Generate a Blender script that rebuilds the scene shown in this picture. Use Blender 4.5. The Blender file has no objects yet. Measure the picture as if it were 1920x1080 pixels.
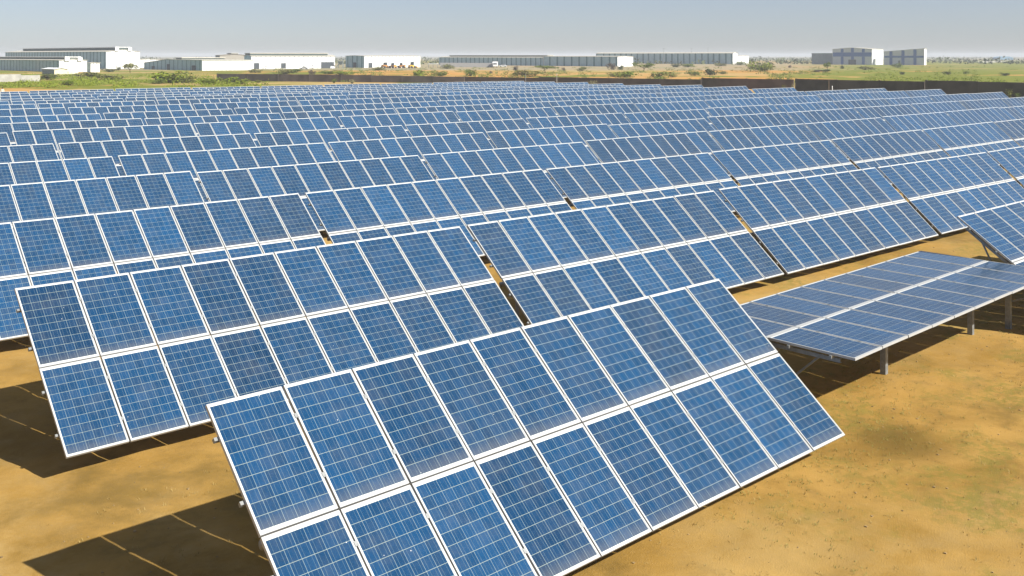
import bpy, bmesh, math, random
from mathutils import Vector, Matrix, Euler
R_ = math.radians
rnd = random.Random(7)
scene = bpy.context.scene
COL = scene.collection

# ------------------------------------------------------------------ camera, sky, sun, exposure
CAM_H = 6.57
FPX = 1898.35                    # focal length in pixels of a 1920 wide frame
YAW = 0.816968                   # angle from the row direction (+X) to the view direction
FX, FY = math.cos(YAW), math.sin(YAW)
RX, RY = math.sin(YAW), -math.cos(YAW)
cam_d = bpy.data.cameras.new('camera')
cam = bpy.data.objects.new('camera', cam_d)
COL.objects.link(cam)
cam.location = (0, 0, CAM_H)
cam.rotation_euler = (R_(90), 0, YAW - R_(90))
cam_d.sensor_width = 36
cam_d.lens = FPX / 1920 * 36
cam_d.shift_y = -(540 - 104) / 1920
cam_d.clip_start = 0.1
cam_d.clip_end = 60000
scene.camera = cam

SUN = Vector((0.405, -1.192, 1.0)).normalized()
SUN_EL = math.asin(SUN.z)
SUN_AZ = math.atan2(SUN.x, SUN.y)
world = bpy.data.worlds.new('World')
scene.world = world
world.use_nodes = True
wn = world.node_tree
wn.nodes.clear()
sky = wn.nodes.new('ShaderNodeTexSky')
sky.sky_type = 'NISHITA'
sky.sun_disc = False
sky.sun_elevation = SUN_EL
sky.sun_rotation = SUN_AZ
sky.altitude = 0
sky.air_density = 0.72
sky.dust_density = 0.48
sky.ozone_density = 2.0
bg = wn.nodes.new('ShaderNodeBackground')
bg.inputs['Strength'].default_value = 0.054
wo = wn.nodes.new('ShaderNodeOutputWorld')
tint = wn.nodes.new('ShaderNodeMix')          # dusty air: a touch less green
tint.data_type = 'RGBA'; tint.blend_type = 'MULTIPLY'
tint.inputs[0].default_value = 1.0
tint.inputs[7].default_value = (1.0, 0.965, 1.03, 1.0)
wn.links.new(sky.outputs[0], tint.inputs[6])
dusty = wn.nodes.new('ShaderNodeMix')         # even dust veil over the whole sky
dusty.data_type = 'RGBA'
dusty.inputs[0].default_value = 0.35
dusty.inputs[7].default_value = (5.05, 5.30, 5.75, 1.0)
wn.links.new(tint.outputs[2], dusty.inputs[6])
wn.links.new(dusty.outputs[2], bg.inputs[0])
wn.links.new(bg.outputs[0], wo.inputs[0])

sun_d = bpy.data.lights.new('sun', 'SUN')
sun_d.energy = 5.0
sun_d.angle = R_(0.5)
sun_d.color = (1.0, 0.95, 0.86)
sun = bpy.data.objects.new('sun', sun_d)
COL.objects.link(sun)
sun.rotation_euler = SUN.to_track_quat('Z', 'Y').to_euler()
sun.location = (0, 0, 60)

scene.view_settings.view_transform = 'Standard'
scene.view_settings.look = 'None'
scene.view_settings.exposure = 0.94
scene.view_settings.gamma = 1
scene.view_settings.use_curve_mapping = False
scene.cycles.max_bounces = 6
scene.cycles.volume_bounces = 0
scene.cycles.use_denoising = True

# ------------------------------------------------------------------ small helpers
def at(px, F):
    """ground-plan point at image column px and forward distance F"""
    Rr = (px - 960) / FPX * F
    return Vector((F * FX + Rr * RX, F * FY + Rr * RY))

def project(p):
    F = FX * p[0] + FY * p[1]
    Rr = RX * p[0] + RY * p[1]
    return 960 + FPX * Rr / F, 104 - FPX * (p[2] - CAM_H) / F

def base_F(ypx):
    return CAM_H * FPX / (ypx - 104)

class MB:
    """collects boxes, bars, tubes and polygons into one mesh"""
    def __init__(self):
        self.v, self.f, self.m, self.uv = [], [], [], {}
    def poly(self, pts, mi=0):
        b = len(self.v)
        self.v += [tuple(p) for p in pts]
        self.f.append(tuple(range(b, b + len(pts))))
        self.m.append(mi)
    def hexa(self, c, mi=0):
        b = len(self.v)
        self.v += [tuple(p) for p in c]
        for q in ((0,3,2,1),(4,5,6,7),(0,1,5,4),(1,2,6,5),(2,3,7,6),(3,0,4,7)):
            self.f.append(tuple(b + i for i in q)); self.m.append(mi)
    def box(self, x0, y0, z0, x1, y1, z1, mi=0):
        self.hexa([(x0,y0,z0),(x1,y0,z0),(x1,y1,z0),(x0,y1,z0),(x0,y0,z1),(x1,y0,z1),(x1,y1,z1),(x0,y1,z1)], mi)
    def bar(self, a, b, w, h, mi=0, up=(0,0,1)):
        a, b = Vector(a), Vector(b)
        d = (b - a).normalized()
        s = d.cross(Vector(up))
        if s.length < 1e-4: s = d.cross(Vector((1,0,0)))
        s.normalize(); u = s.cross(d)
        s *= w / 2; u *= h / 2
        self.hexa([a-s-u, a+s-u, a+s+u, a-s+u, b-s-u, b+s-u, b+s+u, b-s+u], mi)
    def tube(self, a, b, r0, r1=None, n=10, mi=0, cap=True):
        a, b = Vector(a), Vector(b)
        r1 = r0 if r1 is None else r1
        d = (b - a).normalized()
        s = d.cross(Vector((0,0,1)))
        if s.length < 1e-4: s = Vector((1,0,0))
        s.normalize(); u = s.cross(d)
        k = len(self.v)
        for c, r in ((a, r0), (b, r1)):
            for i in range(n):
                t = 2 * math.pi * i / n
                self.v.append(tuple(c + s * math.cos(t) * r + u * math.sin(t) * r))
        for i in range(n):
            j = (i + 1) % n
            self.f.append((k+i, k+j, k+n+j, k+n+i)); self.m.append(mi)
        if cap:
            self.f.append(tuple(k + i for i in reversed(range(n)))); self.m.append(mi)
            self.f.append(tuple(k + n + i for i in range(n))); self.m.append(mi)
    def extrude_xz(self, prof, y0, y1, mi=0):
        n = len(prof)
        self.poly([(x, y0, z) for x, z in prof], mi)
        self.poly([(x, y1, z) for x, z in reversed(prof)], mi)
        for i in range(n):
            (xa, za), (xb, zb) = prof[i], prof[(i+1) % n]
            self.poly([(xa,y0,za),(xa,y1,za),(xb,y1,zb),(xb,y0,zb)], mi)
    def mesh(self, name, mats, smooth=False):
        me = bpy.data.meshes.new(name)
        me.from_pydata(self.v, [], self.f)
        for m in (mats if isinstance(mats, (list, tuple)) else [mats]):
            me.materials.append(m)
        me.polygons.foreach_set('material_index', self.m)
        if smooth: me.polygons.foreach_set('use_smooth', [True] * len(self.f))
        bm = bmesh.new(); bm.from_mesh(me)
        bmesh.ops.recalc_face_normals(bm, faces=bm.faces)
        bm.to_mesh(me); bm.free()
        me.update()
        return me
    def build(self, name, mats, parent=None, smooth=False):
        return link(name, self.mesh(name, mats, smooth), parent)

def link(name, me, parent=None):
    o = bpy.data.objects.new(name, me)
    COL.objects.link(o)
    if parent is not None: o.parent = parent
    return o

def tag(o, label, cat, group=None, kind=None):
    o['label'] = label
    o['category'] = cat
    if group: o['group'] = group
    if kind: o['kind'] = kind
    return o

def empty(name, loc, rz=0):
    o = bpy.data.objects.new(name, None)
    o.empty_display_size = 0.3
    COL.objects.link(o)
    o.location = loc
    o.rotation_euler = (0, 0, rz)
    return o

def copy_tree(o, parent=None):
    c = o.copy()
    COL.objects.link(c)
    if parent is not None: c.parent = parent
    for ch in list(o.children): copy_tree(ch, c)
    return c

ORD = ['first','second','third','fourth','fifth','sixth','seventh','eighth','ninth','tenth','eleventh','twelfth','thirteenth','fourteenth','fifteenth','sixteenth']

# ------------------------------------------------------------------ materials
class NT:
    def __init__(self, name):
        self.mat = bpy.data.materials.new(name)
        self.mat.use_nodes = True
        self.t = self.mat.node_tree
        self.t.nodes.clear()
        self.out = self.n('ShaderNodeOutputMaterial')
    def n(self, kind, **kw):
        x = self.t.nodes.new(kind)
        for k, v in kw.items(): setattr(x, k, v)
        return x
    def l(self, a, b): self.t.links.new(a, b)
    def put(self, sock, v):
        if isinstance(v, bpy.types.NodeSocket): self.l(v, sock)
        elif v is not None: sock.default_value = v
    def math(self, op, a, b=None, c=None, clamp=False):
        x = self.n('ShaderNodeMath', operation=op); x.use_clamp = clamp
        self.put(x.inputs[0], a); self.put(x.inputs[1], b)
        if c is not None: self.put(x.inputs[2], c)
        return x.outputs[0]
    def mix(self, fac, a, b, blend='MIX'):
        x = self.n('ShaderNodeMix', data_type='RGBA', blend_type=blend)
        self.put(x.inputs[0], fac); self.put(x.inputs[6], a); self.put(x.inputs[7], b)
        return x.outputs[2]
    def noise(self, vec, scale, detail=4, rough=0.55, dist=0.0):
        x = self.n('ShaderNodeTexNoise')
        if vec is not None: self.l(vec, x.inputs['Vector'])
        x.inputs['Scale'].default_value = scale
        x.inputs['Detail'].default_value = detail
        x.inputs['Roughness'].default_value = rough
        x.inputs['Distortion'].default_value = dist
        return x.outputs[0]
    def ramp(self, fac, lo, hi):
        x = self.n('ShaderNodeMapRange', interpolation_type='SMOOTHSTEP')
        self.put(x.inputs[0], fac)
        x.inputs[1].default_value = lo; x.inputs[2].default_value = hi
        return x.outputs[0]
    def bsdf(self, col, rough=0.6, metal=0.0, spec=0.5, normal=None):
        b = self.n('ShaderNodeBsdfPrincipled')
        self.put(b.inputs['Base Color'], col)
        self.put(b.inputs['Roughness'], rough)
        self.put(b.inputs['Metallic'], metal)
        b.inputs['Specular IOR Level'].default_value = spec
        if normal is not None: self.l(normal, b.inputs['Normal'])
        self.l(b.outputs[0], self.out.inputs[0])
        return b
    def bump(self, h, strength, dist):
        x = self.n('ShaderNodeBump')
        x.inputs['Strength'].default_value = strength
        x.inputs['Distance'].default_value = dist
        self.l(h, x.inputs['Height'])
        return x.outputs[0]

def rgb(r, g, b): return (r, g, b, 1.0)

def simple(name, c, rough=0.6, metal=0.0, var=0.12, scale=3.0, spec=0.4):
    k = NT(name)
    tc = k.n('ShaderNodeTexCoord').outputs['Object']
    nz = k.noise(tc, scale, 5)
    d = tuple(x * (1 - var) for x in c); u = tuple(min(1, x * (1 + var)) for x in c)
    k.bsdf(k.mix(k.ramp(nz, 0.3, 0.7), rgb(*d), rgb(*u)), rough, metal, spec)
    return k.mat

PH_ = 1.646
def solar_cells(name):
    """UV is in metres over one laminate, whole number of 2 m steps per panel"""
    k = NT(name)
    uv = k.n('ShaderNodeUVMap').outputs[0]
    s = k.n('ShaderNodeSeparateXYZ'); k.l(uv, s.inputs[0])
    U, V = s.outputs[0], s.outputs[1]
    iu = k.math('FLOOR', k.math('DIVIDE', U, 2.0)); iv = k.math('FLOOR', k.math('DIVIDE', V, 2.0))
    u = k.math('SUBTRACT', U, k.math('MULTIPLY', iu, 2.0)); v = k.math('SUBTRACT', V, k.math('MULTIPLY', iv, 2.0))
    cu = k.math('DIVIDE', k.math('SUBTRACT', u, 0.028), 0.1530)
    cv = k.math('DIVIDE', k.math('SUBTRACT', v, 0.050), 0.1557)
    fu = k.math('FRACT', cu); fv = k.math('FRACT', cv)
    def near(f, c, w):            # 1 within w of c
        return k.math('LESS_THAN', k.math('ABSOLUTE', k.math('SUBTRACT', f, c)), w)
    du = k.math('MINIMUM', fu, k.math('SUBTRACT', 1.0, fu)); dv = k.math('MINIMUM', fv, k.math('SUBTRACT', 1.0, fv))
    gu = k.math('LESS_THAN', du, 0.014)
    gv = k.math('LESS_THAN', dv, 0.017)
    bus = k.math('MAXIMUM', near(fu, 0.27, 0.009), near(fu, 0.73, 0.009))
    edge = k.math('MAXIMUM', k.math('MAXIMUM', k.math('LESS_THAN', cu, 0.0), k.math('GREATER_THAN', cu, 6.0)),
                  k.math('MAXIMUM', k.math('LESS_THAN', cv, 0.0), k.math('GREATER_THAN', cv, 10.0)))
    # each cell its own shade of blue, each panel a batch of its own
    oi = k.n('ShaderNodeObjectInfo')
    cid = k.n('ShaderNodeCombineXYZ')
    k.l(k.math('ADD', k.math('FLOOR', cu), k.math('MULTIPLY', iu, 7.0)), cid.inputs[0])
    k.l(k.math('ADD', k.math('FLOOR', cv), k.math('MULTIPLY', iv, 13.0)), cid.inputs[1])
    k.l(k.math('MULTIPLY', oi.outputs['Random'], 97.0), cid.inputs[2])
    wc = k.n('ShaderNodeTexWhiteNoise', noise_dimensions='3D'); k.l(cid.outputs[0], wc.inputs['Vector'])
    pid = k.n('ShaderNodeCombineXYZ')
    k.l(iu, pid.inputs[0]); k.l(iv, pid.inputs[1]); k.l(k.math('MULTIPLY', oi.outputs['Random'], 31.0), pid.inputs[2])
    wp = k.n('ShaderNodeTexWhiteNoise', noise_dimensions='3D'); k.l(pid.outputs[0], wp.inputs['Vector'])
    ps = k.n('ShaderNodeSeparateColor'); k.l(wp.outputs['Color'], ps.inputs[0])
    oc = k.n('ShaderNodeSeparateColor'); k.l(oi.outputs['Color'], oc.inputs[0])
    vec = k.n('ShaderNodeCombineXYZ')
    k.l(U, vec.inputs[0]); k.l(V, vec.inputs[1]); k.l(k.math('MULTIPLY', oi.outputs['Random'], 50.0), vec.inputs[2])
    grain = k.n('ShaderNodeTexVoronoi'); grain.inputs['Scale'].default_value = 90; k.l(vec.outputs[0], grain.inputs['Vector'])
    gs = k.n('ShaderNodeSeparateColor'); k.l(grain.outputs['Color'], gs.inputs[0])
    tone = k.math('ADD', k.math('MULTIPLY', oc.outputs[0], 0.55), k.math('MULTIPLY', ps.outputs[0], 0.45))
    base = k.mix(tone, rgb(0.0042, 0.0275, 0.072), rgb(0.0075, 0.056, 0.143))
    base = k.mix(k.math('MULTIPLY', k.ramp(ps.outputs[1], 0.70, 1.0), 0.55), base, rgb(0.0140, 0.034, 0.072))
    shade = k.math('ADD', 0.78, k.math('ADD', k.math('MULTIPLY', wc.outputs['Value'], 0.26), k.math('MULTIPLY', gs.outputs[0], 0.22)))
    mul = k.n('ShaderNodeVectorMath', operation='SCALE'); k.l(base, mul.inputs[0]); k.l(shade, mul.inputs['Scale'])
    c = k.mix(bus, mul.outputs[0], rgb(0.095, 0.145, 0.175))
    c = k.mix(gu, c, rgb(0.205, 0.265, 0.275))
    c = k.mix(gv, c, rgb(0.235, 0.285, 0.265))
    c = k.mix(edge, c, rgb(0.58, 0.60, 0.60))
    dust = k.noise(vec.outputs[0], 3.0, 6, 0.65)
    c = k.mix(k.math('MULTIPLY', k.ramp(dust, 0.35, 0.85), 0.06), c, rgb(0.42, 0.36, 0.27))
    low = k.mix(oc.outputs[2], v, k.math('SUBTRACT', PH_, v))
    band = k.math('MULTIPLY', k.ramp(k.math('ADD', low, k.math('MULTIPLY', k.math('SUBTRACT', dust, 0.5), 0.35)), 0.26, 0.02), 0.16)
    c = k.mix(band, c, rgb(0.30, 0.26, 0.19))
    speck = k.n('ShaderNodeTexVoronoi'); speck.inputs['Scale'].default_value = 4.0; k.l(vec.outputs[0], speck.inputs['Vector'])
    c = k.mix(k.math('MULTIPLY', k.math('LESS_THAN', speck.outputs['Distance'], 0.028), 0.6), c, rgb(0.75, 0.75, 0.72))
    rough = k.math('ADD', 0.10, k.math('MULTIPLY', dust, 0.12))
    b = k.bsdf(c, rough, 0.0, 0.5)
    b.inputs['Sheen Weight'].default_value = 0.28          # film of dust on the glass
    b.inputs['Sheen Roughness'].default_value = 0.2
    b.inputs['Sheen Tint'].default_value = (0.85, 0.87, 0.88, 1)
    return k.mat

M_CELL = solar_cells('solar cells under glass')
M_FRAME = simple('anodised aluminium frame', (0.40, 0.41, 0.41), 0.45, 0.15, 0.04, 2.0)
M_GALV = simple('galvanised steel', (0.24, 0.25, 0.25), 0.5, 0.45, 0.18, 9.0)
M_BACK = simple('white backsheet', (0.55, 0.55, 0.53), 0.7)

# ------------------------------------------------------------------ terrain
ROW_Y = [9.627, 17.237, 25.052] + [25.052 + 7.75 * i for i in range(1, 14)]
ROW_DZ = [-0.014, 0.0, -0.053, -0.10, -0.105, -0.105, 0.05, -0.013, 0.02, 0.10, 0.12, 0.06, 0.0, -0.02, -0.05, -0.05]
AX_H = 1.498
def clamp(x, a, b): return max(a, min(b, x))
def slope_x(x): return -0.0055 * clamp(x - 5, 0, 25) - 0.0025 * clamp(x - 30, 0, 100)
def smooth(a, b, x):
    t = clamp((x - a) / (b - a), 0, 1); return t * t * (3 - 2 * t)
def hash_noise(x, y):
    def h(i, j):
        n = (i * 374761393 + j * 668265263) & 0xffffffff
        n = ((n ^ (n >> 13)) * 1274126177) & 0xffffffff
        return ((n ^ (n >> 16)) & 0xffff) / 65535.0
    i, j = math.floor(x), math.floor(y)
    u, v = x - i, y - j
    u, v = u*u*(3-2*u), v*v*(3-2*v)
    return (h(i,j)*(1-u)+h(i+1,j)*u)*(1-v) + (h(i,j+1)*(1-u)+h(i+1,j+1)*u)*v
def ground_z(x, y):
    if y <= ROW_Y[0]: d = ROW_DZ[0]
    elif y >= ROW_Y[-1]: d = ROW_DZ[-1]
    else:
        for i in range(15):
            if ROW_Y[i] <= y <= ROW_Y[i+1]:
                t = (y - ROW_Y[i]) / (ROW_Y[i+1] - ROW_Y[i]); d = ROW_DZ[i]*(1-t) + ROW_DZ[i+1]*t; break
    z = d + slope_x(x)
    far = max(smooth(132, 170, x), smooth(140, 175, y), smooth(5, -20, x) if x < 5 else 0)
    z = z * (1 - far)
    near = 1 - smooth(60, 160, math.hypot(x, y))
    if near > 0:
        z += near * (0.05 * (hash_noise(x * 0.45, y * 0.45) - 0.5) + 0.045 * (hash_noise(x * 1.7 + 9, y * 1.7) - 0.5) + 0.02 * (hash_noise(x * 4.3, y * 4.3 + 5) - 0.5))
    return z

def axis_list(dense0, dense1, step, lo, hi):
    a = []
    x = dense0
    while x <= dense1: a.append(x); x += step
    s = step; x = a[-1]
    while x < hi: s *= 1.17; x += s; a.append(min(x, hi))
    s = step; x = dense0; b = []
    while x > lo: s *= 1.17; x -= s; b.append(max(x, lo))
    return list(reversed(b)) + a

REACH = 6000.0
gx = axis_list(1.0, 38.0, 0.17, -REACH, REACH)
gy = axis_list(3.0, 26.0, 0.17, -REACH, REACH)
gm = MB()
for y in gy:
    for x in gx:
        gm.v.append((x, y, ground_z(x, y)))
nx = len(gx)
for j in range(len(gy) - 1):
    for i in range(nx - 1):
        a = j * nx + i
        gm.f.append((a, a + 1, a + nx + 1, a + nx))
gm.m = [0] * len(gm.f)

def ground_material():
    k = NT('dry ochre soil')
    geo = k.n('ShaderNodeNewGeometry').outputs['Position']
    s = k.n('ShaderNodeSeparateXYZ'); k.l(geo, s.inputs[0])
    X, Y = s.outputs[0], s.outputs[1]
    # bare soil among the tables
    n1 = k.noise(geo, 0.33, 7, 0.66, 0.5); n2 = k.noise(geo, 1.9, 6, 0.65); n3 = k.noise(geo, 16.0, 4, 0.7)
    soil = k.mix(k.ramp(n1, 0.32, 0.68), rgb(0.225, 0.1310, 0.0260), rgb(0.350, 0.2090, 0.0540))
    soil = k.mix(k.math('MULTIPLY', k.ramp(n2, 0.46, 0.72), 0.65), soil, rgb(0.1591, 0.0903, 0.0172))
    soil = k.mix(k.math('MULTIPLY', k.ramp(n3, 0.5, 0.8), 0.35), soil, rgb(0.3870, 0.2537, 0.0843))
    n6 = k.noise(geo, 0.10, 4, 0.6, 0.8)
    left = k.ramp(k.math('SUBTRACT', X, Y), 4.0, -6.0)
    soil = k.mix(k.math('MULTIPLY', k.ramp(k.math('ADD', n6, k.math('MULTIPLY', k.math('SUBTRACT', n2, 0.5), 0.35)), 0.42, 0.66), k.math('ADD', 0.45, k.math('MULTIPLY', left, 0.40))), soil, rgb(0.4472, 0.3053, 0.1161))
    soil = k.mix(k.math('MULTIPLY', k.ramp(k.noise(geo, 0.22, 6, 0.7, 0.4), 0.50, 0.68), 0.7), soil, rgb(0.1376, 0.0903, 0.0224))
    n4 = k.noise(geo, 0.55, 4, 0.6); n5 = k.noise(geo, 5.0, 5, 0.75)
    weed = k.math('MULTIPLY', k.ramp(n4, 0.44, 0.62), k.ramp(n5, 0.40, 0.60))
    weed = k.math('MULTIPLY', weed, k.ramp(k.math('SUBTRACT', X, Y), 2.0, 8.0))
    soil = k.mix(k.math('MULTIPLY', weed, 0.55), soil, rgb(0.1290, 0.1290, 0.0224))
    damp_d = k.n('ShaderNodeVectorMath', operation='DISTANCE'); k.l(geo, damp_d.inputs[0]); damp_d.inputs[1].default_value = (16.8, 8.1, 0.0)
    damp = k.math('MULTIPLY', k.ramp(k.math('ADD', damp_d.outputs['Value'], k.math('MULTIPLY', n2, 1.6)), 1.9, 1.1), 0.65)
    soil = k.mix(damp, soil, rgb(0.1032, 0.0671, 0.0138))
    # open scrubland past the compound
    m1 = k.noise(geo, 0.030, 5, 0.6, 0.6); m2 = k.noise(geo, 0.011, 4, 0.55); m3 = k.noise(geo, 0.16, 5, 0.7)
    land = k.mix(k.ramp(m2, 0.4, 0.6), rgb(0.42, 0.215, 0.055), rgb(0.36, 0.255, 0.098))
    side = k.math('ADD', k.math('MULTIPLY', X, RX), k.math('MULTIPLY', Y, RY))          # metres to the right of the view
    ahead = k.math('ADD', k.math('MULTIPLY', X, FX), k.math('MULTIPLY', Y, FY))
    leftm = k.math('MULTIPLY', k.ramp(side, -45.0, -75.0), 1.0)
    rightm = k.math('MULTIPLY', k.ramp(k.math('DIVIDE', side, ahead), 0.24, 0.36), 1.0)
    bias = k.math('ADD', k.math('MULTIPLY', leftm, 0.10), k.math('MULTIPLY', rightm, 0.17))
    g = k.ramp(k.math('ADD', k.math('ADD', m1, bias), k.math('MULTIPLY', k.math('SUBTRACT', m3, 0.5), 0.35)), 0.50, 0.62)
    land = k.mix(g, land, k.mix(m3, rgb(0.088, 0.118, 0.007), rgb(0.185, 0.190, 0.018)))
    yard = k.math('MULTIPLY', k.ramp(ahead, 430.0, 470.0), k.ramp(ahead, 1000.0, 800.0))
    land = k.mix(k.math('MULTIPLY', yard, k.math('SUBTRACT', 0.75, k.math('MULTIPLY', rightm, 0.7))), land, rgb(0.26, 0.225, 0.15))
    plain = k.ramp(ahead, 900.0, 1600.0)
    land = k.mix(plain, land, k.mix(k.ramp(k.noise(geo, 0.004, 5, 0.65), 0.4, 0.6), rgb(0.10, 0.115, 0.05), rgb(0.24, 0.20, 0.12)))
    outm = k.math('MAXIMUM', k.ramp(X, 133.0, 150.0), k.ramp(k.math('ADD', Y, k.math('MULTIPLY', n1, 12.0)), 132.0, 142.0))
    c = k.mix(outm, soil, land)
    bh = k.math('ADD', k.math('MULTIPLY', n3, 0.5), k.noise(geo, 45.0, 3, 0.7))
    k.bsdf(c, 0.95, 0.0, 0.15, k.bump(bh, 0.5, 0.02))
    return k.mat
ground = gm.build('ground', ground_material(), smooth=True)
ground['kind'] = 'structure'
print('ground verts', len(gm.v))

# ------------------------------------------------------------------ solar tables
PW, PH, PITCH, LROW = 0.974, 1.646, 1.0, 1.6658
FD = 0.042                    # frame depth
def frame_into(mb, cx, cy, mi=0, flip=False):
    t = 0.021
    x0, x1, y0, y1 = cx - PW/2, cx + PW/2, cy - PH/2, cy + PH/2
    mb.box(x0, y0, -FD, x0 + t, y1, 0, mi); mb.box(x1 - t, y0, -FD, x1, y1, 0, mi)
    ea, eb = (0.022, 0.028) if flip else (0.028, 0.022)
    mb.box(x0 + t, y0, -FD, x1 - t, y0 + ea, 0, mi); mb.box(x0 + t, y1 - eb, -FD, x1 - t, y1, 0, mi)

def laminate_mesh(cells, name, with_frame):
    """cells: list of (cx, cy, flip, iu, iv)"""
    mb = MB(); uvs = []
    for cx, cy, flip, iu, iv in cells:
        x0, x1, y0, y1 = cx - PW/2 + 0.012, cx + PW/2 - 0.012, cy - PH/2 + 0.012, cy + PH/2 - 0.012
        mb.poly([(x0,y0,-0.005),(x1,y0,-0.005),(x1,y1,-0.005),(x0,y1,-0.005)], 0)
        q = [(0.012,0.012),(PW-0.012,0.012),(PW-0.012,PH-0.012),(0.012,PH-0.012)]
        if flip: q = [(PW-a, PH-b) for a, b in q]
        uvs += [(a + 2*iu, b + 2*iv) for a, b in q]
        mb.poly([(x0,y0,-0.012),(x0,y1,-0.012),(x1,y1,-0.012),(x1,y0,-0.012)], 1)
        uvs += [(0,0)] * 4
        if with_frame: frame_into(mb, cx, cy, 2, flip)
    me = bpy.data.meshes.new(name)
    me.from_pydata(mb.v, [], mb.f)
    for m in (M_CELL, M_BACK, M_FRAME): me.materials.append(m)
    me.polygons.foreach_set('material_index', mb.m)
    ul = me.uv_layers.new(name='UVMap')
    flat = [0.0] * (2 * len(me.loops))
    for i, (a, b) in enumerate(uvs): pass
    li = 0; ui = 0
    for p, mi in zip(me.polygons, mb.m):
        if mi in (0, 1):
            for kk, lp in enumerate(p.loop_indices):
                flat[2*lp], flat[2*lp+1] = uvs[ui + kk]
            ui += 4
    ul.data.foreach_set('uv', flat)
    me.update()
    return me

ME_LAM = laminate_mesh([(0, 0, False, 0, 0)], 'solar_panel', False)
_f = MB(); frame_into(_f, 0, 0); ME_PFRAME = _f.mesh('frame', M_FRAME)
ME_PANEL = laminate_mesh([(0, 0, False, 0, 0)], 'solar_panel', True)
_all = [(-4.5 + i, (LROW/2 if r else -LROW/2), not r, i, r) for i in range(10) for r in (0, 1)]
ME_DECK = laminate_mesh(_all, 'solar_table', True)

# understructure in deck coordinates (x along the row, y up the slope, z off the panel face)
PUR = (-1.23, -0.43, 0.43, 1.23)
POST_U = (-4.30, -0.5, 4.0)
def purlin_mesh():
    m = MB()
    z1, z0 = -FD - 0.002, -FD - 0.052
    m.box(-5.035, -0.022, z0, 5.035, -0.018, z1); m.box(-5.035, -0.018, z1 - 0.004, 5.035, 0.022, z1); m.box(-5.035, -0.018, z0, 5.035, 0.022, z0 + 0.004)
    for i in range(-4, 5): m.box(i - 0.022, -0.03, z1 + 0.001, i + 0.022, 0.03, 0.005)
    m.box(-5.039, -0.022, z0, -5.036, 0.022, z1); m.box(5.036, -0.022, z0, 5.039, 0.022, z1)
    return m.mesh('purlin', M_GALV)
ME_PURLIN = purlin_mesh()
def rafter_mesh():
    m = MB(); z1, z0 = -FD - 0.064, -FD - 0.134
    m.box(-0.03, -1.34, z0, -0.026, 1.34, z1); m.box(-0.026, -1.34, z1 - 0.004, 0.03, 1.34, z1); m.box(-0.026, -1.34, z0, 0.03, 1.34, z0 + 0.004)
    return m.mesh('rafter', M_GALV)
ME_RAFTER = rafter_mesh()
_t = MB(); _t.tube((-4.9, 0, -0.235), (4.9, 0, -0.235), 0.055, n=12); ME_TUBE = _t.mesh('torque_tube', M_GALV, True)
def post_mesh(h):
    m = MB()
    m.box(-0.055, -0.06, -0.3, -0.047, 0.06, h); m.box(-0.047, -0.06, -0.3, 0.055, -0.052, h); m.box(-0.047, 0.052, -0.3, 0.055, 0.06, h)
    return m.mesh('post', M_GALV)
POSTS = {}
def add_child(root, name, me, M):
    o = link(name, me, root)
    o.location = M.to_translation(); o.rotation_euler = M.to_euler()
    return o

def solar_table(x0, Y, zc, tilt, slope, yaw, detail, tint, post_u=POST_U):
    cx = x0 + 5.0
    gz = ground_z(cx, Y)
    D = Matrix.Translation((0, 0, zc - gz)) @ Matrix.Rotation(-math.atan(slope), 4, 'Y') @ Matrix.Rotation(tilt, 4, 'X')
    if yaw: D = Matrix.Rotation(yaw, 4, 'Z') @ D
    if detail == 0:
        root = link('solar_table', ME_DECK)
        root.matrix_world = Matrix.Translation((cx, Y, gz)) @ D
        root.color = (clamp(tint, 0, 1), rnd.random(), 0, 1)
        return root
    root = empty('solar_table', (cx, Y, gz))
    for r in (0, 1):
        for i in range(10):
            P = D @ Matrix.Translation((-4.5 + i + rnd.uniform(-.003, .003), LROW/2 if r else -LROW/2, rnd.uniform(-.003, .001)))
            P = P @ Euler((rnd.gauss(0, .0025), rnd.gauss(0, .0025), rnd.gauss(0, .0008))).to_matrix().to_4x4()
            if not r: P = P @ Matrix.Rotation(math.pi, 4, 'Z')
            o = add_child(root, 'solar_panel', ME_LAM if detail == 2 else ME_PANEL, P)
            o.color = (clamp(tint + rnd.gauss(0, .12), 0, 1), rnd.random(), 0 if r else 1, 1)
            if detail == 2: link('frame', ME_PFRAME, o)
    add_child(root, 'torque_tube', ME_TUBE, D)
    if detail == 2:
        for v in PUR: add_child(root, 'purlin', ME_PURLIN, D @ Matrix.Translation((0, v, 0)))
        for u in post_u: add_child(root, 'rafter', ME_RAFTER, D @ Matrix.Translation((u, 0, 0)))
    for u in post_u:
        tp = D @ Vector((u, 0, -0.25))
        gp = ground_z(cx + u, Y) - gz
        h = round((tp.z - gp) / 0.04) * 0.04
        if h not in POSTS: POSTS[h] = post_mesh(h)
        p = link('post', POSTS[h], root); p.location = (tp.x, tp.y, tp.z - h)
        if detail == 2:
            b = MB()
            for v in (-0.95, 0.95):
                b.bar((tp.x + 0.09, tp.y, gp + 0.45 * h), D @ Vector((u + 0.06, v, -0.14)), 0.035, 0.035)
            b.build('brace', M_GALV, root)
    return root

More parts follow.
